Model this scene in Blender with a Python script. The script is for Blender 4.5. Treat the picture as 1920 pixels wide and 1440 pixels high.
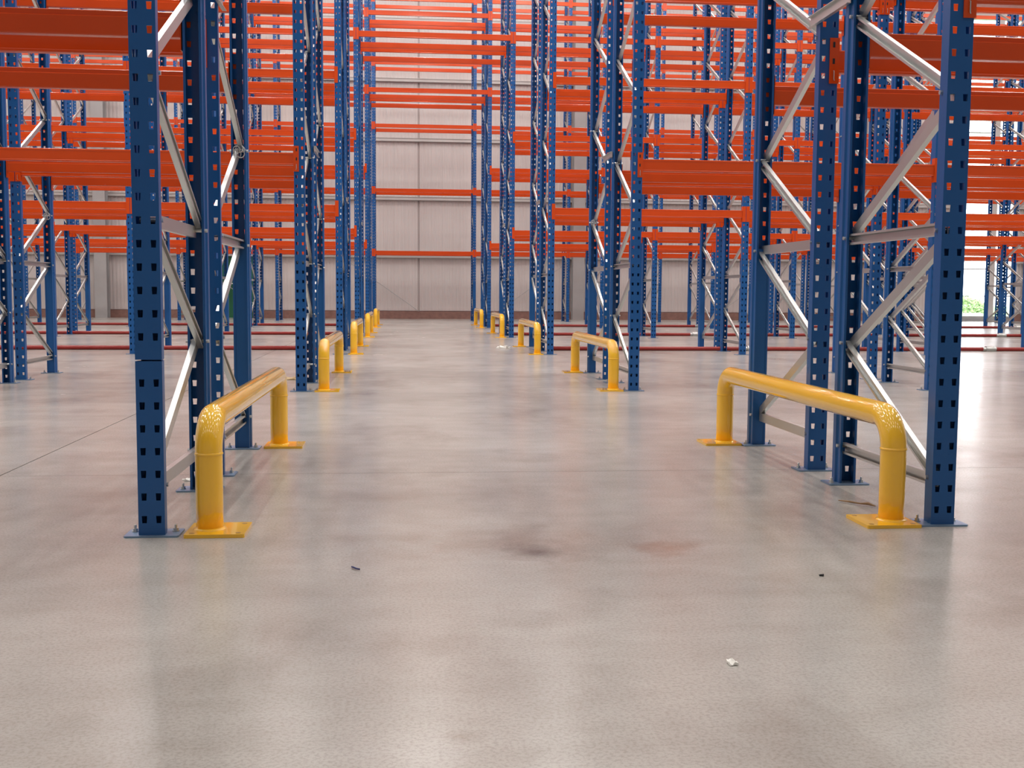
import bpy, math, random
from mathutils import Vector, Matrix
random.seed(7)
sc = bpy.context.scene
for o in list(bpy.data.objects):
    bpy.data.objects.remove(o)
COL = sc.collection

# ------------------------------------------------------------------ camera
H = 0.81
F_PX, PITCH, YAW, ROLL = 2085.0, 0.0825, 0.0964, 0.0068
cy, sy, cp, sp = math.cos(YAW), math.sin(YAW), math.cos(PITCH), math.sin(PITCH)
FW = Vector((sy*cp, cy*cp, -sp)); RT = Vector((cy, -sy, 0)); UP = RT.cross(FW)
R2 = RT*math.cos(ROLL) + UP*math.sin(ROLL); U2 = -RT*math.sin(ROLL) + UP*math.cos(ROLL)
cam = bpy.data.cameras.new('camera'); camo = bpy.data.objects.new('camera', cam); COL.objects.link(camo)
M = Matrix.Identity(4)
for i in range(3):
    M[i][0], M[i][1], M[i][2] = R2[i], U2[i], -FW[i]
M[2][3] = H
camo.matrix_world = M
cam.sensor_fit = 'HORIZONTAL'; cam.sensor_width = 36; cam.lens = F_PX/1920*36
cam.clip_start = .05; cam.clip_end = 400
sc.camera = camo
def proj(x, y, z):
    v = Vector((x, y, z-H)); k = v.dot(FW)
    if k < .1: return None
    return 960+F_PX*v.dot(R2)/k, 720-F_PX*v.dot(U2)/k

# ------------------------------------------------------------------ world, lights, exposure
vs = sc.view_settings
vs.view_transform = 'Standard'; vs.look = 'None'; vs.gamma = 1; vs.use_curve_mapping = False
vs.exposure = 0.48
sc.cycles.max_bounces = 7; sc.cycles.diffuse_bounces = 4; sc.cycles.glossy_bounces = 3; sc.cycles.transmission_bounces = 2
sc.cycles.caustics_reflective = False; sc.cycles.caustics_refractive = False
wd = bpy.data.worlds.new('sky'); sc.world = wd; wd.use_nodes = True
bg = wd.node_tree.nodes['Background']; bg.inputs[0].default_value = (.93, .97, 1, 1); bg.inputs[1].default_value = 6.0
# rack layout (metres): X along the rows, Y into the hall
XL, ST, SO = -0.8283, 2.7122, 2.5685
D1, PITCHY, DEP, GAP, PW, PD = 3.70, 5.322, 0.8467, 0.3591, 0.085, 0.068
LEVELS = [1.8956, 3.557, 5.263, 6.914, 8.574]
WALL_Y, CEIL = 33.2, 11.4
def colx(c): return XL+SO*c if c <= 0 else XL+ST+SO*(c-1)
def rowy(r): return D1+PITCHY*(r-1)
def plane_y(r, p): return rowy(r)+[0, DEP, DEP+GAP, 2*DEP+GAP][p]
LAMP_W = 62
def lamp(x, y, e, sx=.10, sy_=1.5):
    l = bpy.data.lights.new('high_bay_and_fill_light', 'AREA'); l.shape = 'RECTANGLE'; l.size = sx; l.size_y = sy_
    l.energy = e; l.color = (1, .965, .92)
    o = bpy.data.objects.new('high_bay_and_fill_light', l); COL.objects.link(o); o.location = (x, y, 10.6)
for r in range(-2, 12):                      # lamp lines over every aisle; lines over rack rows added to soften beam shadows
    yy = 1.7+PITCHY/2*r
    for x in (-16.5, -11.5, -7.0, -2.9, .5, 3.9, 8.0, 12.5, 17.5, 22.5):
        if yy < WALL_Y-.6: lamp(x+(1.7 if r % 2 else 0), yy, LAMP_W*(.27 if r <= 0 else 1.45 if r % 2 == 0 else .55), .3 if r <= 0 else .1)

# ------------------------------------------------------------------ helpers
class MB:
    def __init__(s): s.v = []; s.f = []
    def box(s, x0, x1, y0, y1, z0, z1):
        b = len(s.v)
        s.v += [(x, y, z) for z in (z0, z1) for (x, y) in ((x0, y0), (x1, y0), (x1, y1), (x0, y1))]
        s.f += [(b, b+3, b+2, b+1), (b+4, b+5, b+6, b+7)]+[(b+i, b+(i+1) % 4, b+4+(i+1) % 4, b+4+i) for i in range(4)]
        return s
    def prism(s, poly, a, b_, axis):
        """extrude closed polygon (2D) along axis from a to b_"""
        b = len(s.v); n = len(poly)
        for t in (a, b_):
            for (p, q) in poly:
                s.v.append({'x': (t, p, q), 'y': (p, t, q), 'z': (p, q, t)}[axis])
        s.f += [tuple(range(b+n-1, b-1, -1)), tuple(range(b+n, b+2*n))]
        s.f += [(b+i, b+(i+1) % n, b+n+(i+1) % n, b+n+i) for i in range(n)]
        return s
    def tube(s, path, r, n=12, cap=True):
        path = [Vector(p) for p in path]; b = len(s.v); m = len(path)
        t0 = (path[1]-path[0]).normalized()
        nrm = t0.orthogonal().normalized(); prev = t0
        for i, p in enumerate(path):
            t = (path[min(i+1, m-1)]-path[max(i-1, 0)]).normalized()
            q = prev.rotation_difference(t); nrm = (q @ nrm).normalized(); prev = t
            bi = t.cross(nrm)
            rr = r[i] if isinstance(r, (list, tuple)) else r
            for k in range(n):
                a = 2*math.pi*k/n
                s.v.append(tuple(p+nrm*(rr*math.cos(a))+bi*(rr*math.sin(a))))
        for i in range(m-1):
            for k in range(n):
                s.f.append((b+i*n+k, b+i*n+(k+1) % n, b+(i+1)*n+(k+1) % n, b+(i+1)*n+k))
        if cap:
            s.f += [tuple(range(b+n-1, b-1, -1)), tuple(range(b+(m-1)*n, b+m*n))]
        return s
    def mesh(s, name, mat, smooth=False):
        me = bpy.data.meshes.new(name); me.from_pydata(s.v, [], s.f); me.update()
        if mat: me.materials.append(mat)
        if smooth: me.shade_smooth()
        return me
def ob(name, me, parent=None, loc=(0, 0, 0), rot=(0, 0, 0), scale=None):
    o = bpy.data.objects.new(name, me); COL.objects.link(o)
    o.parent = parent; o.location = loc; o.rotation_euler = rot
    if scale: o.scale = scale
    return o
def tag(o, label=None, cat=None, group=None, kind=None):
    if label: o['label'] = label
    if cat: o['category'] = cat
    if group: o['group'] = group
    if kind: o['kind'] = kind
    return o
def bevelled(poly, w):
    """cut the corners of a polygon"""
    out = []; n = len(poly)
    for i in range(n):
        p = Vector(poly[i]); a = Vector(poly[i-1]); c = Vector(poly[(i+1) % n])
        out += [tuple(p+(a-p).normalized()*w), tuple(p+(c-p).normalized()*w)]
    return out

# ------------------------------------------------------------------ materials
def mat(name, col, rough=.4, metal=0, var=.08, scale=4, bump=0, coat=0, spec=.5, bscale=60):
    m = bpy.data.materials.new(name); m.use_nodes = True; nt = m.node_tree; N = nt.nodes; L = nt.links
    p = N['Principled BSDF']; p.inputs['Roughness'].default_value = rough; p.inputs['Metallic'].default_value = metal
    p.inputs['Coat Weight'].default_value = coat; p.inputs['Specular IOR Level'].default_value = spec
    g = N.new('ShaderNodeNewGeometry'); n = N.new('ShaderNodeTexNoise'); n.inputs['Scale'].default_value = scale; n.inputs['Detail'].default_value = 4
    L.new(g.outputs['Position'], n.inputs['Vector'])
    mx = N.new('ShaderNodeMix'); mx.data_type = 'RGBA'
    mx.inputs[6].default_value = tuple(c*(1-var) for c in col)+(1,); mx.inputs[7].default_value = tuple(min(1, c*(1+var)) for c in col)+(1,)
    L.new(n.outputs['Fac'], mx.inputs[0]); L.new(mx.outputs[2], p.inputs['Base Color'])
    mr = N.new('ShaderNodeMapRange'); mr.inputs[3].default_value = max(.02, rough-.07); mr.inputs[4].default_value = rough+.07
    L.new(n.outputs['Fac'], mr.inputs[0]); L.new(mr.outputs[0], p.inputs['Roughness'])
    if bump:
        n2 = N.new('ShaderNodeTexNoise'); n2.inputs['Scale'].default_value = bscale; L.new(g.outputs['Position'], n2.inputs['Vector'])
        b = N.new('ShaderNodeBump'); b.inputs['Strength'].default_value = bump; b.inputs['Distance'].default_value = .002
        L.new(n2.outputs['Fac'], b.inputs['Height']); L.new(b.outputs[0], p.inputs['Normal'])
    return m
BLUE = mat('blue_powder_coat', (.009, .092, .300), .30, bump=.05, spec=.4)
ORANGE = mat('orange_powder_coat', (.62, .064, .006), .24, var=.05, bump=.05)
GALV = mat('galvanised_steel', (.60, .61, .60), .34, .82, .06, 3)
PLATE = mat('zinc_blue_plate', (.20, .31, .46), .35, .6, .15, 14, bump=.1)
YELLOW = mat('yellow_gloss_paint', (.94, .53, .030), .10, var=.03, coat=.6)
RED = mat('red_pipe_paint', (.30, .022, .018), .35)
CLAD = mat('grey_cladding', (.60, .555, .545), .55, var=.03, scale=1.2)
RAILM = mat('pale_rail_steel', (.50, .48, .47), .45)
COLM = mat('grey_column_paint', (.40, .395, .40), .5)
PLINTH = mat('red_brown_brick', (.24, .130, .108), .8, var=.4, scale=9, bump=.5)
GREEN = mat('green_door_paint', (.012, .12, .055), .45)
DARK = mat('dark_slot', (.012, .012, .014), .7)
CEILM = mat('pale_roof_sheet', (.62, .62, .60), .6)
BASEM = mat('dark_joint', (.06, .055, .05), .9)
PAPER = mat('white_paper', (.85, .84, .80), .7)
WOOD = mat('brown_wood', (.28, .17, .09), .8, var=.3, scale=40)
PLASTIC = mat('grey_plastic_film', (.55, .56, .58), .25)
GRASS = mat('grass', (.10, .22, .05), .9, var=.4, scale=3)
LEAF = mat('leaf', (.22, .36, .12), .6, var=.4, scale=5)
FRAMEM = mat('grey_window_frame', (.32, .33, .33), .4)
GLASS = bpy.data.materials.new('window_glass'); GLASS.use_nodes = True
nt = GLASS.node_tree; nt.nodes.remove(nt.nodes['Principled BSDF'])
tr = nt.nodes.new('ShaderNodeBsdfTransparent'); gl = nt.nodes.new('ShaderNodeBsdfGlossy'); gl.inputs['Roughness'].default_value = .02
mxs = nt.nodes.new('ShaderNodeMixShader'); mxs.inputs[0].default_value = .06
nt.links.new(tr.outputs[0], mxs.inputs[1]); nt.links.new(gl.outputs[0], mxs.inputs[2]); nt.links.new(mxs.outputs[0], nt.nodes['Material Output'].inputs[0])

def floor_material():
    m = bpy.data.materials.new('polished_concrete'); m.use_nodes = True; nt = m.node_tree; N = nt.nodes; L = nt.links
    p = N['Principled BSDF']; g = N.new('ShaderNodeNewGeometry')
    def noise(s, d=4, r=.5, st=None):
        n = N.new('ShaderNodeTexNoise'); n.inputs['Scale'].default_value = s; n.inputs['Detail'].default_value = d; n.inputs['Roughness'].default_value = r
        if st:
            mp = N.new('ShaderNodeMapping'); mp.inputs['Scale'].default_value = st; L.new(g.outputs['Position'], mp.inputs[0]); L.new(mp.outputs[0], n.inputs['Vector'])
        else: L.new(g.outputs['Position'], n.inputs['Vector'])
        return n.outputs['Fac']
    def ramp(src, stops):
        r = N.new('ShaderNodeValToRGB'); e = r.color_ramp.elements
        e[0].position, e[0].color = stops[0][0], stops[0][1]+(1,)
        e[1].position, e[1].color = stops[-1][0], stops[-1][1]+(1,)
        for s_, c_ in stops[1:-1]:
            k = e.new(s_); k.color = c_+(1,)
        L.new(src, r.inputs[0]); return r.outputs[0]
    def mul(a, b, f=1):
        x = N.new('ShaderNodeMix'); x.data_type = 'RGBA'; x.blend_type = 'MULTIPLY'; x.inputs[0].default_value = f
        L.new(a, x.inputs[6]); L.new(b, x.inputs[7]); return x.outputs[2]
    c = ramp(noise(.5, 5, .55), [(.32, (.338, .324, .303)), (.5, (.424, .409, .386)), (.68, (.492, .483, .462))])
    c = mul(c, ramp(noise(1.6, 6, .62, (1, .55, 1)), [(.30, (.74, .69, .66)), (.48, (.98, .965, .95)), (.75, (1, 1, 1))]), .85)
    c = mul(c, ramp(noise(5, 5, .6, (.6, 1.3, 1)), [(.3, (.86, .84, .82)), (.6, (1, 1, 1))]), .7)
    c = mul(c, ramp(noise(120, 3, .7), [(.36, (.62, .60, .58)), (.55, (1, 1, 1))]), .5)
    # stains with their own outline
    def stain(c, x, y, rx, ry, col, f):
        mp = N.new('ShaderNodeMapping'); mp.vector_type = 'POINT'
        mp.inputs['Location'].default_value = (-x/rx, -y/ry, 0); mp.inputs['Scale'].default_value = (1/rx, 1/ry, 1)
        L.new(g.outputs['Position'], mp.inputs[0])
        ln = N.new('ShaderNodeVectorMath'); ln.operation = 'LENGTH'; L.new(mp.outputs[0], ln.inputs[0])
        ad = N.new('ShaderNodeMath'); ad.operation = 'MULTIPLY_ADD'; L.new(noise(7, 4), ad.inputs[0]); ad.inputs[1].default_value = .9
        L.new(ln.outputs['Value'], ad.inputs[2])
        return mul(c, ramp(ad.outputs[0], [(.45, col), (1.0, (1, 1, 1))]), f)
    c = stain(c, .40, 3.40, .20, .26, (.45, .43, .42), .95)
    c = stain(c, .83, 3.42, .22, .22, (.80, .62, .54), .95)
    c = stain(c, .10, 1.97, .10, .10, (.74, .70, .66), .9)
    c = stain(c, .40, 3.55, 1.0, .55, (.80, .73, .69), .95)
    c = stain(c, -.05, 4.4, .5, .35, (.82, .77, .74), .9)
    L.new(c, p.inputs['Base Color'])
    mr = N.new('ShaderNodeMapRange'); mr.inputs[3].default_value = .17; mr.inputs[4].default_value = .32
    L.new(noise(2.2, 5, .6), mr.inputs[0]); L.new(mr.outputs[0], p.inputs['Roughness'])
    b = N.new('ShaderNodeBump'); b.inputs['Strength'].default_value = .05; b.inputs['Distance'].default_value = .003
    L.new(noise(90, 4, .6), b.inputs['Height']); L.new(b.outputs[0], p.inputs['Normal'])
    p.inputs['Specular IOR Level'].default_value = .36
    return m
FLOOR = floor_material()

# ------------------------------------------------------------------ the hall
X0, X1, Y0 = -20.0, 27.0, -14.0
floor = ob('floor', MB().box(X0, X1, Y0, WALL_Y, -.20, -.012).mesh('floor', BASEM)); tag(floor, kind='structure')
JX = [X0, -14.9, -1.75, 11.4, X1]; J = .0018; JW = .0035
JY = [Y0, -4.2, 4.955, WALL_Y]
for i in range(len(JX)-1):
    for k in range(len(JY)-1):
        ob('floor_slab', MB().box(JX[i]+JW, JX[i+1]-JW, JY[k]+J, JY[k+1]-J, -.012, 0).mesh('floor_slab', FLOOR), floor)
tag(ob('ceiling', MB().box(X0, X1, Y0, WALL_Y+.3, CEIL, CEIL+.2).mesh('ceiling', CEILM)), kind='structure')
tag(ob('wall_left', MB().box(X0-.2, X0, Y0, WALL_Y+.3, -.2, CEIL).mesh('wall_left', CLAD)), kind='structure')
tag(ob('wall_right', MB().box(X1, X1+.2, Y0, WALL_Y+.3, -.2, CEIL).mesh('wall_right', CLAD)), kind='structure')
tag(ob('wall_front', MB().box(X0-.2, X1+.2, Y0-.2, Y0, -.2, CEIL).mesh('wall_front', CLAD)), kind='structure')
WX0, WX1, WZ0, WZ1 = 17.10, 18.95, .10, 9.25
wb = ob('wall_back', MB().box(X0, WX0, WALL_Y+.06, WALL_Y+.3, -.2, CEIL).mesh('wall_back', CLAD)); tag(wb, kind='structure')
ob('wall_section', MB().box(WX1, X1, WALL_Y+.06, WALL_Y+.3, -.2, CEIL).mesh('wall_section', CLAD), wb)
ob('wall_section', MB().box(WX0, WX1, WALL_Y+.06, WALL_Y+.3, WZ1, CEIL).mesh('wall_section', CLAD), wb)
ob('wall_section', MB().box(WX0, WX1, WALL_Y+.06, WALL_Y+.3, -.2, WZ0).mesh('wall_section', CLAD), wb)
# ribbed cladding panels between the rails
PWID = 4.53
def ribbed(w, h, n):
    mb = MB(); poly = [(0, .06)]
    for i in range(n):
        a = w*i/n; s = w/n
        poly += [(a+s*.06, .007), (a+s*.44, .007), (a+s*.5, 0), (a+s*.94, 0)]
    poly += [(w, .007), (w, .06)]
    return mb.prism(poly, 0, h, 'z').mesh('cladding_panel', CLAD)
RZ = [.235, 1.847, 3.53, 5.23, 6.94, 8.65, CEIL]
pm = {}
bx = [.41+4.54*k for k in range(-4, 5)]
bounds = [(X0, bx[0])]+[(bx[i], bx[i+1]) for i in range(len(bx)-2)]+[(bx[-2], WX0), (WX1, 23.1), (23.1, X1)]
DX0, DX1, DZ = -5.42, -4.47, 2.08
for (a, b) in bounds:
    for k in range(6):
        h = RZ[k+1]-RZ[k]
        spans = [(a, b)]
        if k == 0 and a < DX0 < b: spans = [(a, DX0-.06), (DX1+.06, b)]
        for (p, q) in spans:
            key = (round(q-p, 2), k)
            if key not in pm: pm[key] = ribbed(q-p-.05, h-.004, max(1, round((q-p)/.105)))
            ob('cladding_panel', pm[key], wb, (p+.025, WALL_Y, RZ[k]+.002))
        if k:
            ob('wall_rail', MB().prism([(WALL_Y-.10, RZ[k]-.05), (WALL_Y, RZ[k]-.05), (WALL_Y, RZ[k]+.05), (WALL_Y-.10, RZ[k]+.05), (WALL_Y-.10, RZ[k]+.035), (WALL_Y-.085, RZ[k]+.035), (WALL_Y-.085, RZ[k]-.035), (WALL_Y-.10, RZ[k]-.035)], a, b, 'x').mesh('wall_rail', RAILM), wb)
bb = ob('baseboard_back', MB().box(X0, DX0-.06, WALL_Y-.08, WALL_Y+.06, 0, .225).mesh('baseboard_back', PLINTH)); tag(bb, kind='structure')
ob('kerb_section', MB().box(DX1+.06, WX0, WALL_Y-.08, WALL_Y+.06, 0, .225).mesh('kerb_section', PLINTH), bb)
ob('kerb_section', MB().box(WX1, X1, WALL_Y-.08, WALL_Y+.06, 0, .225).mesh('kerb_section', PLINTH), bb)
# steel wall columns (I section)
for i, x in enumerate((-8.62, 5.13, 19.35)):
    w, d = .17, .34; y1 = WALL_Y-.10; y0 = y1-d; t = .02
    poly = [(x-w, y0), (x+w, y0), (x+w, y0+t), (x+.008, y0+t), (x+.008, y1-t), (x+w, y1-t), (x+w, y1), (x-w, y1), (x-w, y1-t), (x-.008, y1-t), (x-.008, y0+t), (x-w, y0+t)]
    tag(ob('column', MB().prism(poly, 0, CEIL, 'z').mesh('column', COLM)), kind='structure')
# thin tie rods across the wall bays
for (xa, xb, lab) in ((.41, -4.1, 'seen through the passage'), (2.75, 4.9, 'between passage and grey column'), (-4.1, -8.5, 'beside the green door'), (9.5, 13.8, 'on window side of grey column')):
    tag(ob('tie_rod', MB().tube([(xa, WALL_Y-.13, .23), (xb, WALL_Y-.13, .23+abs(xb-xa)*.7)], .010, 6).mesh('tie_rod', COLM)),
        'thin steel tie rod slanting across the grey back wall, '+lab, 'tie rod', 'tie rods on the back wall')
# green door
d1 = ob('door_1', MB().box(DX0, DX1, WALL_Y-.01, WALL_Y+.06, .01, DZ).mesh('door_1', GREEN)); tag(d1, kind='structure')
ob('door_frame', MB().prism([(DX0-.06, 0), (DX0, 0), (DX0, DZ), (DX1, DZ), (DX1, 0), (DX1+.06, 0), (DX1+.06, DZ+.06), (DX0-.06, DZ+.06)], WALL_Y-.04, WALL_Y+.06, 'y').mesh('door_frame', GREEN), d1)
ob('push_bar', MB().tube([(DX0+.1, WALL_Y-.06, 1.0), (DX1-.1, WALL_Y-.06, 1.0)], .018, 8).mesh('push_bar', GALV), d1)
# tall window
wn = ob('window_1', MB().box(WX0, WX0+.07, WALL_Y-.02, WALL_Y+.1, WZ0, WZ1).mesh('window_1', FRAMEM)); tag(wn, kind='structure')
def wpart(n, *a): ob(n, MB().box(*a).mesh(n, FRAMEM), wn)
wpart('window_jamb', WX1-.07, WX1, WALL_Y-.02, WALL_Y+.1, WZ0, WZ1)
wpart('window_sill', WX0, WX1, WALL_Y-.06, WALL_Y+.12, WZ0-.02, WZ0+.06)
wpart('window_head', WX0, WX1, WALL_Y-.02, WALL_Y+.1, WZ1-.06, WZ1)
ob('mullion', MB().box(18.10, 18.28, WALL_Y-.02, WALL_Y+.1, WZ0, WZ1).mesh('mullion', RAILM), wn)
tz = [WZ0]+[.785+.835*k for k in range(10)]+[WZ1]
for k in range(len(tz)-1):
    for (a, b) in ((WX0+.07, 18.10), (18.28, WX1-.07)):
        if k: wpart('transom', a, b, WALL_Y, WALL_Y+.08, tz[k]-.015, tz[k]+.015)
        ob('pane', MB().box(a, b, WALL_Y+.03, WALL_Y+.04, tz[k], tz[k+1]).mesh('pane', GLASS), wn)
# outdoors, seen through the window
tag(ob('lawn', MB().box(-5, 70, WALL_Y+.3, 90, -.3, -.12).mesh('lawn', GRASS)), kind='structure')
def bush(x, y, r, h, label):
    mb = MB(); rnd = random.Random(int(x*10))
    root = tag(ob('bush', None, None, (x, y, -.12)), label, 'bush', 'bushes outside the window')
    for i in range(900):
        a = rnd.uniform(0, 6.283); u = rnd.uniform(-.2, 1); q = math.sqrt(max(0, 1-u*u))*rnd.uniform(.75, 1.0)
        c = Vector((r*q*math.cos(a), r*q*math.sin(a), h*(.25+.75*max(0, u))*rnd.uniform(.85, 1.05)+.1))
        d = Vector((rnd.uniform(-1, 1), rnd.uniform(-1, 1), rnd.uniform(-1, 1))).normalized(); e = d.orthogonal().normalized()
        s = .12; b = len(mb.v)
        mb.v += [tuple(c-d*s), tuple(c+e*s*.5), tuple(c+d*s), tuple(c-e*s*.5)]; mb.f.append((b, b+1, b+2, b+3))
    o = ob('foliage', mb.mesh('foliage', LEAF), root); o['kind'] = 'stuff'
    ob('stem', MB().tube([(0, 0, 0), (.03, 0, h*.4), (0, .02, h*.7)], [.05, .04, .02], 8).mesh('stem', WOOD), root)
bush(19.4, 40.5, 1.0, .45, 'low round green bush outside the tall window')
bush(23.0, 44.5, 1.3, .75, 'taller green bush standing outside beyond the tall window')

# ------------------------------------------------------------------ rack upright (perforated channel)
HP, HZ0 = .075, .045
def post_mesh(z0, z1, name='post'):
    t = .0028; hx = .023; w = PW/2
    def ring(bot):
        hw = .0072 if bot else .0088
        outer = [(-.026, PD), (-.0355, PD), (-.0355, .036), (-w, .029), (-w, 0), (-hx-hw, 0), (-hx+hw, 0), (hx-hw, 0), (hx+hw, 0), (w, 0), (w, .029), (.0355, .036), (.0355, PD), (.026, PD)]
        inner = [(-.026, PD-t), (-.0355+t, PD-t), (-.0355+t, .036+.001), (-w+t, .029+.001), (-w+t, t), (-hx-hw, t), (-hx+hw, t), (hx-hw, t), (hx+hw, t), (w-t, t), (w-t, .030), (.0355-t, .037), (.0355-t, PD-t), (.026, PD-t)]
        return outer, inner
    lv = [(z0, True)]; k = 0
    while HZ0+k*HP+.024 < z1-.004:
        a = HZ0+k*HP
        if a > z0+.004: lv += [(a, True), (a+.024, False)]
        k += 1
    lv.append((z1, False))
    mb = MB(); n = 14
    for (z, b) in lv:
        o, i = ring(b); mb.v += [(x, y, z) for (x, y) in o]+[(x, y, z) for (x, y) in i]
    for q in range(len(lv)-1):
        A = q*2*n; B = (q+1)*2*n; hole = (q % 2 == 1)
        for e in range(n-1):
            if hole and e in (5, 7):
                for (c0, c1, flip) in ((e, e+1, 0),):
                    mb.f += [(A+c0, A+c1, A+n+c1, A+n+c0), (B+c0, B+n+c0, B+n+c1, B+c1), (A+c0, A+n+c0, B+n+c0, B+c0), (A+c1, B+c1, B+n+c1, A+n+c1)]
                continue
            mb.f += [(A+e, A+e+1, B+e+1, B+e), (A+n+e+1, A+n+e, B+n+e, B+n+e+1)]
        mb.f += [(A+n, A, B, B+n), (A+n-1, A+2*n-1, B+2*n-1, B+n-1)]
    for A, fl in ((0, 0), ((len(lv)-1)*2*n, 1)):
        for e in range(n-1):
            q = (A+e, A+n+e, A+n+e+1, A+e+1); mb.f.append(q if not fl else q[::-1])
    return mb.mesh(name, BLUE)
POST_TOP = 9.47
POST = post_mesh(.006, POST_TOP)
POST_LOW = post_mesh(.006, .578); POST_UP = post_mesh(.583, POST_TOP)
# closing plate that stiffens the aisle-side post up to the second strut
STIFF = MB().prism([(-.0325, .0655), (-.0325, .040), (-.029, .040), (-.029, .062), (.029, .062), (.029, .040), (.0325, .040), (.0325, .0655)], .008, 1.045, 'z').mesh('stiffener', BLUE)
BPL = MB().prism(bevelled([(-.088, -.018), (.088, -.018), (.088, .098), (-.088, .098)], .006), 0, .006, 'z').mesh('base_plate', PLATE)
def hexbolt():
    mb = MB(); b = 0
    rings = [(.012, 0), (.012, .003), (.009, .003), (.009, .011), (.0045, .011), (.0045, .022), (.003, .024)]
    for (r, z) in rings: mb.v += [(r*math.cos(k*math.pi/3), r*math.sin(k*math.pi/3), z) for k in range(6)]
    for i in range(len(rings)-1): mb.f += [(i*6+k, i*6+(k+1) % 6, i*6+6+(k+1) % 6, i*6+6+k) for k in range(6)]
    mb.f += [tuple(range(5, -1, -1)), tuple(range(len(rings)*6-6, len(rings)*6))]
    return mb.mesh('anchor_bolt', GALV)
BOLT = hexbolt()
SIDEBOLT = MB().prism([(.008*math.cos(k*math.pi/3), .008*math.sin(k*math.pi/3)) for k in range(6)], -.0455, .0455, 'x').mesh('brace_bolt', GALV)
# braces: lipped channels, lying in the frame's plane
YB0, YB1 = .050, DEP+PD-.050
def brace_mesh(dz, name='diagonal_brace', h=.042):
    y0, y1 = YB0, YB1; L = math.hypot(y1-y0, dz); t = .003; w = .021
    poly = [(0, -h/2), (w, -h/2), (w, -h/2+.009), (w-t, -h/2+.009), (w-t, -h/2+t), (t, -h/2+t), (t, h/2-t), (w-t, h/2-t), (w-t, h/2-.009), (w, h/2-.009), (w, h/2), (0, h/2)]
    mb = MB(); a = math.atan2(dz, y1-y0); ca, sa = math.cos(a), math.sin(a)
    mb.prism(poly, -.012, L+.012, 'y')   # verts (p, t, q)
    mb.v = [(x, y0+y*ca-z*sa, y*sa+z*ca) for (x, y, z) in mb.v]
    return mb.mesh(name, GALV)
HN = .45
BR_UP = brace_mesh(HN-.035); BR_DN = brace_mesh(-(HN-.035)); BR_H = brace_mesh(0, 'horizontal_strut', .045)
ORD = ['zeroth', 'first', 'second', 'third', 'fourth', 'fifth', 'sixth', 'seventh', 'eighth', 'ninth', 'tenth']
ROWN = {6: 'rack row against wall', 5: 'second rack row from wall', 4: 'third rack row from wall', 3: 'fourth rack row from wall', 2: 'fifth rack row from wall', 1: 'sixth rack row from wall'}
def frame(row, c, half):
    """half 0: side away from the wall; half 1: wall side (turned round)"""
    side = 'green-door side' if c <= 0 else 'window side'; k = 1-c if c <= 0 else c
    pos = ('bordering passage ' if k == 1 else ORD[k]+' from passage ')+side
    lab = 'blue ladder frame, '+(('wall-facing half of ' if half else 'outer half of ') if row < 6 else '')+ROWN[row]+', '+pos
    y = rowy(row) if half == 0 else rowy(row)+2*DEP+GAP+PD
    root = ob('rack_ladder', None, None, (colx(c), y, 0), (0, 0, math.pi*half))
    tag(root, lab, 'rack frame', 'blue ladder frames of the racking')
    def post(loc, rot, meshes):
        for m_ in meshes: ob('post', m_, root, loc, rot)
    post((0, 0, 0), (0, 0, 0), [POST_LOW, POST_UP] if (row == 1 and c == 0 and half == 0) else [POST])
    post((0, DEP+PD, 0), (0, 0, math.pi), [POST])
    ob('stiffener', STIFF, root)
    for (yy, rz) in ((0, 0), (DEP+PD, math.pi)):
        pl = ob('base_plate', BPL, root, (0, yy, 0), (0, 0, rz))
        if row <= 2:
            for sx in (-1, 1): ob('anchor_bolt', BOLT, pl, (sx*.066, .055, .006))
    top = {1: 2.9, 2: 4.2, 3: 5.4, 4: 6.7, 5: 7.9, 6: 9.2}[row]
    def put(m_, z, flip):
        ob(m_.name.split('.')[0], m_, root, (.0005 if not flip else -.0005, 0, z), (0, 0, 0), (1, 1, 1) if not flip else (-1, 1, 1))
    put(BR_H, .155, 1); put(BR_H, 1.04, 1)
    put(BR_UP, .175, 1)
    # lower pair: front .17 -> back .60, back .62 -> front 1.01
    ob('diagonal_brace', BR_DN, root, (.0005, 0, 1.015))
    z = 1.075; up = False; f = 0
    while z+HN < top:
        ob('diagonal_brace', BR_UP if up else BR_DN, root, (-.0005 if f else .0005, 0, z if up else z+HN-.035), (0, 0, 0), (-1, 1, 1) if f else None)
        z += HN; up = not up; f = 1-f
    if row <= 2:
        for (yy, zz) in [(YB0, .165), (YB1, .165), (YB1, .605), (YB0, 1.035), (YB1, 1.045), (YB0, 1.507), (YB1, 1.957), (YB0, 2.407)]:
            ob('brace_bolt', SIDEBOLT, root, (0, yy, zz))
    return root
cols = {}
for row in range(1, 7):
    cols[row] = []
    for c in range(-7, 10):
        us = [proj(colx(c), plane_y(row, p), 1.0)[0] for p in ((0, 3) if row < 6 else (0, 1))]
        if max(us) > -45 and min(us) < 1955: cols[row].append(c)
for row in range(1, 7):
    for c in cols[row]:
        for half in ((0, 1) if row < 6 else (0,)):
            frame(row, c, half)

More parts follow.
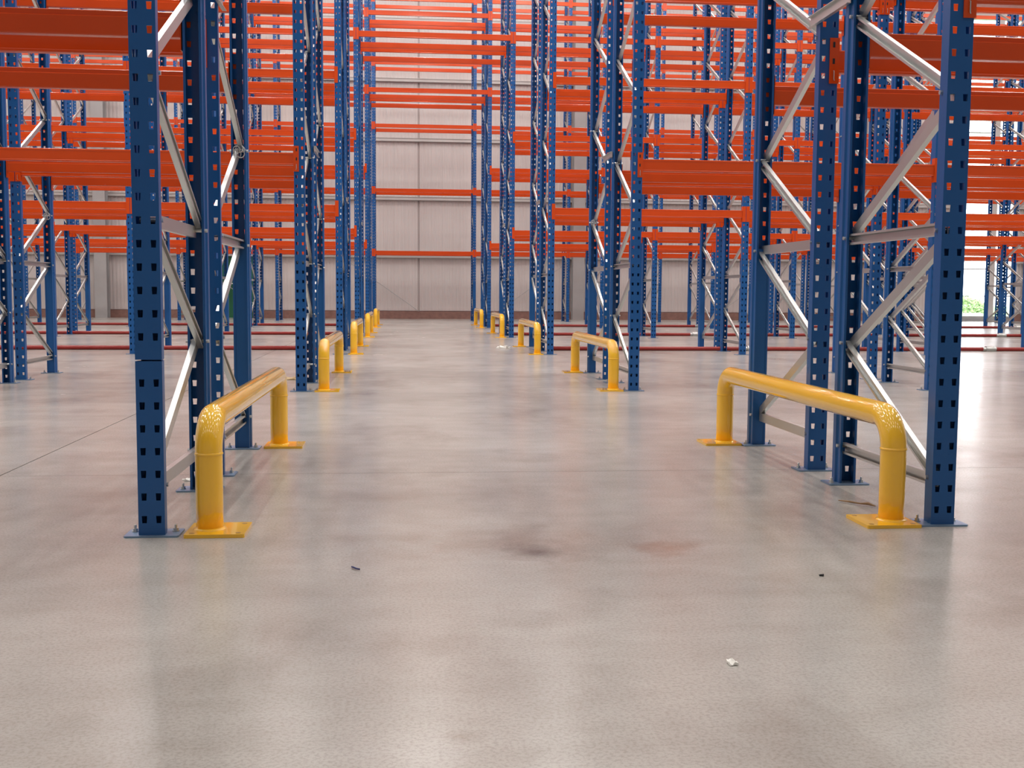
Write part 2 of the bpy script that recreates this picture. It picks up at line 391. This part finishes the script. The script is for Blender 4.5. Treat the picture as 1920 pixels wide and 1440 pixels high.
# ------------------------------------------------------------------ crossbars (beams) hooked on the uprights
BH = .098
def bar_mb(L, mb=None, loc=(0, 0, 0), turn=False):
    mb = mb or MB(); k = len(mb.v)
    prof = [(.008, -BH), (.046, -BH), (.050, -BH+.004), (.050, -.026), (.042, -.022), (.042, -.003), (.039, 0), (.007, 0), (.0035, -.0035), (.0035, -.014), (.0055, -.017), (.0055, -BH+.012), (.0040, -BH+.009), (.0040, -BH+.004)]
    mb.prism(prof, -L/2, L/2, 'x')
    mb.v[k:] = [((-x if turn else x)+loc[0], (-y if turn else y)+loc[1], z+loc[2]) for (x, y, z) in mb.v[k:]]
    return mb
CH0, CH1 = -.148, .052
CPOLY = [(.005, .052), (.001, .052), (.001, -.001), (-.0395, -.001), (-.0395, -.0055), (.005, -.0055)]
CONN = MB().prism(CPOLY, CH0, CH1, 'z').mesh('end_connector', ORANGE)
SLOT = MB().box(-.026, -.016, -.0066, -.0050, -.012, .012).mesh('hook_slot', DARK)
PIN = MB().tube([(-.020, -.0055, .02), (-.020, -.011, .018), (-.020, -.011, -.018), (-.016, -.0055, -.022)], .0022, 6).mesh('locking_clip', GALV)
BAR = {}
def bar_len(b): return (ST if b == 0 else SO)-PW-.012
for b in (0, 1):
    BAR[b] = bar_mb(bar_len(b)).mesh('crossbar', ORANGE)
cand = []
for row in range(1, 7):
    cs = cols[row]
    for b in range(cs[0]-1, cs[-1]+1):           # bay b lies between column b and b+1
        for lv, z in enumerate(LEVELS):
            if b == 0 and lv < 2 and row < 6: continue      # the passage is open below the third level
            for p in range(4 if row < 6 else 2):
                y = plane_y(row, p); xa, xb = colx(b), colx(b+1)
                P = [proj(xa, y, z), proj(xb, y, z), proj(xa, y, z-BH), proj(xb, y, z-BH)]
                u0, u1 = min(q[0] for q in P), max(q[0] for q in P); v0, v1 = min(q[1] for q in P), max(q[1] for q in P)
                w = min(u1, 1920)-max(u0, 0); h = min(v1, 1440)-max(v0, 0)
                if u1 < -250 or u0 > 2170 or v1 < -330: continue
                inview = w > 3 and h > 1
                cand.append((inview, (w*h*(3 if b == 0 else 1)*(1 if p in (0, 3) else .7)) if inview else 0, row, b, lv, p, y, z))
cand.sort(key=lambda q: -q[1])
far = MB(); nfar = 0
LVN = ['lowest level', 'second level', 'third level', 'fourth level', 'top level']
def bay_phrase(b):
    if b == 0: return 'over passage'
    return ORD[-b if b < 0 else b]+' bay '+('door-side' if b < 0 else 'window-side')
for i, (inv, area, row, b, lv, p, y, z) in enumerate(cand):
    xc = (colx(b)+colx(b+1))/2; turn = p in (1, 3); L = bar_len(b)
    yy = y if not turn else y+PD
    if inv and i < 300:
        o = ob('crossbar', BAR[0 if b == 0 else 1], None, (xc, yy, z), (0, 0, math.pi if turn else 0))
        which = (('outer of two in ', 'wall-side of two in ') if row == 6 else ('outermost of four in ', 'second of four in ', 'third of four in ', 'wall-side of four in '))[p]
        tag(o, 'orange crossbar, %s, %s%s, %s' % (LVN[lv], which, ROWN[row], bay_phrase(b)), 'crossbar', 'orange crossbars of the racking')
        for s in (-1, 1):
            cn = ob('end_connector', CONN, o, (s*(L/2+.006), 0, 0), (0, 0, 0), (-s, 1, 1))
            if row <= 2 and not turn:
                ob('hook_slot', SLOT, cn, (0, 0, .022)); ob('hook_slot', SLOT, cn, (0, 0, -.05)); ob('locking_clip', PIN, cn, (0, 0, -.112))
    else:
        bar_mb(L, far, (xc, yy, z), turn); nfar += 1
        for s in (-1, 1):
            k = len(far.v); far.prism([(s*-1*px, py) for (px, py) in CPOLY], CH0, CH1, 'z')
            far.v[k:] = [((-1 if turn else 1)*(vx+s*(L/2+.006))+xc, (-1 if turn else 1)*vy+yy, vz+z) for (vx, vy, vz) in far.v[k:]]
if far.v:
    o = ob('distant_crossbar', far.mesh('distant_crossbar', ORANGE))
    tag(o, 'remaining thin orange crossbars high up and far along the rack rows', 'crossbar', kind='stuff')

# galvanised spacers tying the two halves of each double row, on the passage side
SPL = GAP+PD+.03
SPACER = MB().prism([(0, -.025), (.018, -.025), (.018, -.022), (.003, -.022), (.003, .022), (.018, .022), (.018, .025), (0, .025)], 0, SPL, 'y').mesh('row_spacer', GALV)
for row in range(1, 6):
    for c in (0, 1):
        sg = 1 if c == 0 else -1
        o = ob('row_spacer', SPACER, None, (colx(c)+sg*(PW/2+.0035), plane_y(row, 1)+.010, 2.035), (0, 0, 0), (sg, 1, 1))
        tag(o, 'short galvanised spacer joining both halves of %s, %s of passage' % (ROWN[row], 'green-door side' if c == 0 else 'window side'), 'spacer', 'galvanised row spacers')

# ------------------------------------------------------------------ yellow hoop barriers
TR, TOPZ, BEND = .045, .423, .112
BL = 2.085
def hoop_path():
    zc = TOPZ-TR; pts = [(0, 0, .011), (0, 0, .10), (0, 0, zc-BEND)]
    pts += [(0, BEND-BEND*math.cos(a), zc-BEND+BEND*math.sin(a)) for a in [math.pi/2*k/10 for k in range(1, 11)]]
    pts += [(0, BL/2, zc)]
    h = pts[:-1]; return pts+[(x, BL-y, z) for (x, y, z) in reversed(h)]
HOOP = MB().tube(hoop_path(), TR, 32).mesh('hoop_tube', YELLOW, True)
def ring_mesh(r0, z, hh, name):
    return MB().tube([(0, 0, z-hh), (0, 0, z-hh*.5), (0, 0, z+hh*.5), (0, 0, z+hh)], [r0, r0+.0025, r0+.0025, r0], 32).mesh(name, YELLOW, True)
WELD = ring_mesh(TR-.0005, TOPZ-TR-BEND, .005, 'weld_ring')
FILLET = MB().tube([(0, 0, .011), (0, 0, .014), (0, 0, .019)], [TR+.010, TR+.007, TR-.0005], 32).mesh('weld_fillet', YELLOW, True)
BP = MB().prism(bevelled([(-.098, -.098), (.098, -.098), (.098, .098), (-.098, .098)], .004), 0, .012, 'z').mesh('base_plate', YELLOW)
AS = MB().prism([(.009*math.cos(k*math.pi/5), .009*math.sin(k*math.pi/5)) for k in range(10)], .0085, .0125, 'z').mesh('bolt_hole_disc', mat('dark_hole_yellow', (.30, .17, .03), .5))  # dark disc, its colour standing in for shade inside the plate's empty holes
for row in range(1, 6):
    for s, x in ((-1, -.652), (1, 1.724)):
        root = ob('hoop_barrier', None, None, (x, rowy(row)+.062, 0))
        tag(root, 'yellow tubular hoop barrier guarding %s on %s of passage' % (ROWN[row], 'green-door side' if s < 0 else 'window side'), 'barrier', 'yellow hoop barriers along the passage')
        ob('hoop_tube', HOOP, root)
        for y in (0, BL):
            ob('weld_ring', WELD, root, (0, y, 0)); ob('weld_fillet', FILLET, root, (0, y, 0))
            bp = ob('base_plate', BP, root, (-s*.029, y, 0))
            if row <= 3:
                for a in (-1, 1):
                    for b in (-1, 1): ob('bolt_hole_disc', AS, bp, (a*.075, b*.075, 0))

# ------------------------------------------------------------------ red pipes lying along the rack rows
def red_pipe(row, xa, xb, label, dy=0, tilt=0):
    y = rowy(row)+DEP+PD+(GAP-PD)/2+dy; r = .029
    root = ob('red_pipe', MB().tube([(xa, y, r), ((xa+xb)/2, y, r), (xb, y+tilt, r)], r, 12).mesh('red_pipe', RED, True))
    tag(root, label, 'pipe', 'red pipes lying under the racks')
    return root, y
COUP = MB().tube([(-.10, 0, 0), (-.06, 0, 0), (-.055, 0, 0), (.055, 0, 0), (.06, 0, 0), (.10, 0, 0)], [.032, .032, .046, .046, .032, .032], 12).mesh('coupling', GALV)
for row in (3, 4, 5):
    n = {3: 'fourth', 4: 'third', 5: 'second'}[row]
    red_pipe(row, -12.5, -1.08, 'dark red pipe on floor under %s rack row from wall, green-door side' % n)
    b = {3: 7.52, 4: 9.1, 5: 12.0}[row]
    o, y = red_pipe(row, 2.0, b, 'dark red pipe on floor under %s rack row from wall, window side, beside passage' % n)
    o2, y = red_pipe(row, b+.16, 20.5, 'dark red pipe on floor under %s rack row from wall, window side, end nearer windows' % n)
    for (q, x) in ((o, {3: 4.9, 4: 5.5, 5: 7}[row]), (o2, {3: 8.45, 4: 11.6, 5: 15}[row])):
        cc = ob('coupling', COUP, q, (x, y, .029))

# ------------------------------------------------------------------ litter and ties
def wire_tie(x, y, z, s, label):
    rnd = random.Random(int(x*100+y*10)); mb = MB()
    pts = []
    for i in range(80):
        a = i*.29; rr = s*(.6+.4*math.sin(i*.37+1)); 
        pts.append((x+rr*math.cos(a)*.9, y+rr*.5*math.sin(a*1.3), z+rr*math.sin(a)))
    tag(ob('wire_tie', mb.tube(pts, .0026, 6).mesh('wire_tie', PLASTIC, True)), label, 'wire', 'wire loops tied on brace joints')
wire_tie(colx(0)+.005, plane_y(1, 3)-.028, 1.50, .034, 'loose grey wire loop tied round a brace joint, sixth rack row, green-door side')
wire_tie(colx(-1)+.005, plane_y(2, 3)-.028, 1.50, .036, 'loose grey wire loop tied round a brace joint, fifth rack row, green-door side')
wire_tie(colx(1)-.005, plane_y(2, 3)-.028, 1.50, .036, 'loose grey wire loop tied round a brace joint, fifth rack row, window side')
def scrap(name, x, y, sx, sy_, hgt, m_, label, cat, n=5, seed=1):
    rnd = random.Random(seed); mb = MB()
    for j in range(n):
        for i in range(n):
            e = (i in (0, n-1)) or (j in (0, n-1))
            mb.v.append((sx*((i/(n-1)-.5)+rnd.uniform(-.12, .12)), sy_*((j/(n-1)-.5)+rnd.uniform(-.12, .12)), hgt*rnd.uniform(.1, 1)))
    for j in range(n-1):
        for i in range(n-1):
            a = j*n+i; mb.f.append((a, a+1, a+n+1, a+n))
    k = len(mb.v); mb.v += [(a, b, 0.0005) for (a, b, c) in mb.v[:k]]
    mb.f += [tuple(q+k for q in f[::-1]) for f in list(mb.f)]
    rim = [i for i in range(n)]+[j*n+n-1 for j in range(1, n)]+[(n-1)*n+i for i in range(n-2, -1, -1)]+[j*n for j in range(n-2, 0, -1)]
    for q in range(len(rim)):
        a, b = rim[q], rim[(q+1) % len(rim)]; mb.f.append((a, a+k, b+k, b))
    return tag(ob(name, mb.mesh(name, m_), None, (x, y, .0005), (0, 0, rnd.uniform(0, 3))), label, cat)
scrap('paper_scrap', .713, 2.323, .016, .030, .009, PAPER, 'small crumpled white paper scrap on open concrete before the racks', 'litter', seed=3)
scrap('paper_scrap', 1.411, 15.95, .11, .16, .05, PAPER, 'folded white paper lying beside yellow barrier, fourth rack row', 'litter', seed=5)
scrap('cardboard_scrap', -1.02, 10.25, .10, .10, .03, mat('cardboard', (.55, .40, .22), .8), 'brown cardboard scrap lying behind fifth rack row post', 'litter', seed=8)
scrap('film_scrap', -.925, 4.80, .04, .03, .012, PAPER, 'small white plastic scrap beside blue post base plate', 'litter', seed=9)
scrap('grit_crumb', 1.195, 3.05, .012, .010, .006, DARK, 'tiny dark grit crumb on concrete near yellow barrier', 'litter', 4, seed=11)
tag(ob('cable_tie', MB().tube([(-.155, 3.235, .004), (-.148, 3.222, .005), (-.140, 3.208, .005), (-.131, 3.205, .004)], .0028, 6).mesh('cable_tie', mat('blue_tie', (.03, .04, .15), .5), True)), 'tiny bent dark blue cable tie on concrete', 'litter')
tag(ob('wood_splinter', MB().tube([(1.69, 4.16, .006), (1.715, 4.115, .009), (1.745, 4.08, .008), (1.77, 4.065, .010), (1.785, 4.035, .006)], [.002, .004, .003, .006, .002], 7).mesh('wood_splinter', WOOD)), 'bent brown wood splinter on floor beside yellow barrier', 'litter')
#print('FRAMES', {r: len(v) for r, v in cols.items()}, 'bars in view', sum(1 for q in cand if q[0]), 'stuff', nfar, 'objects', len(bpy.data.objects))
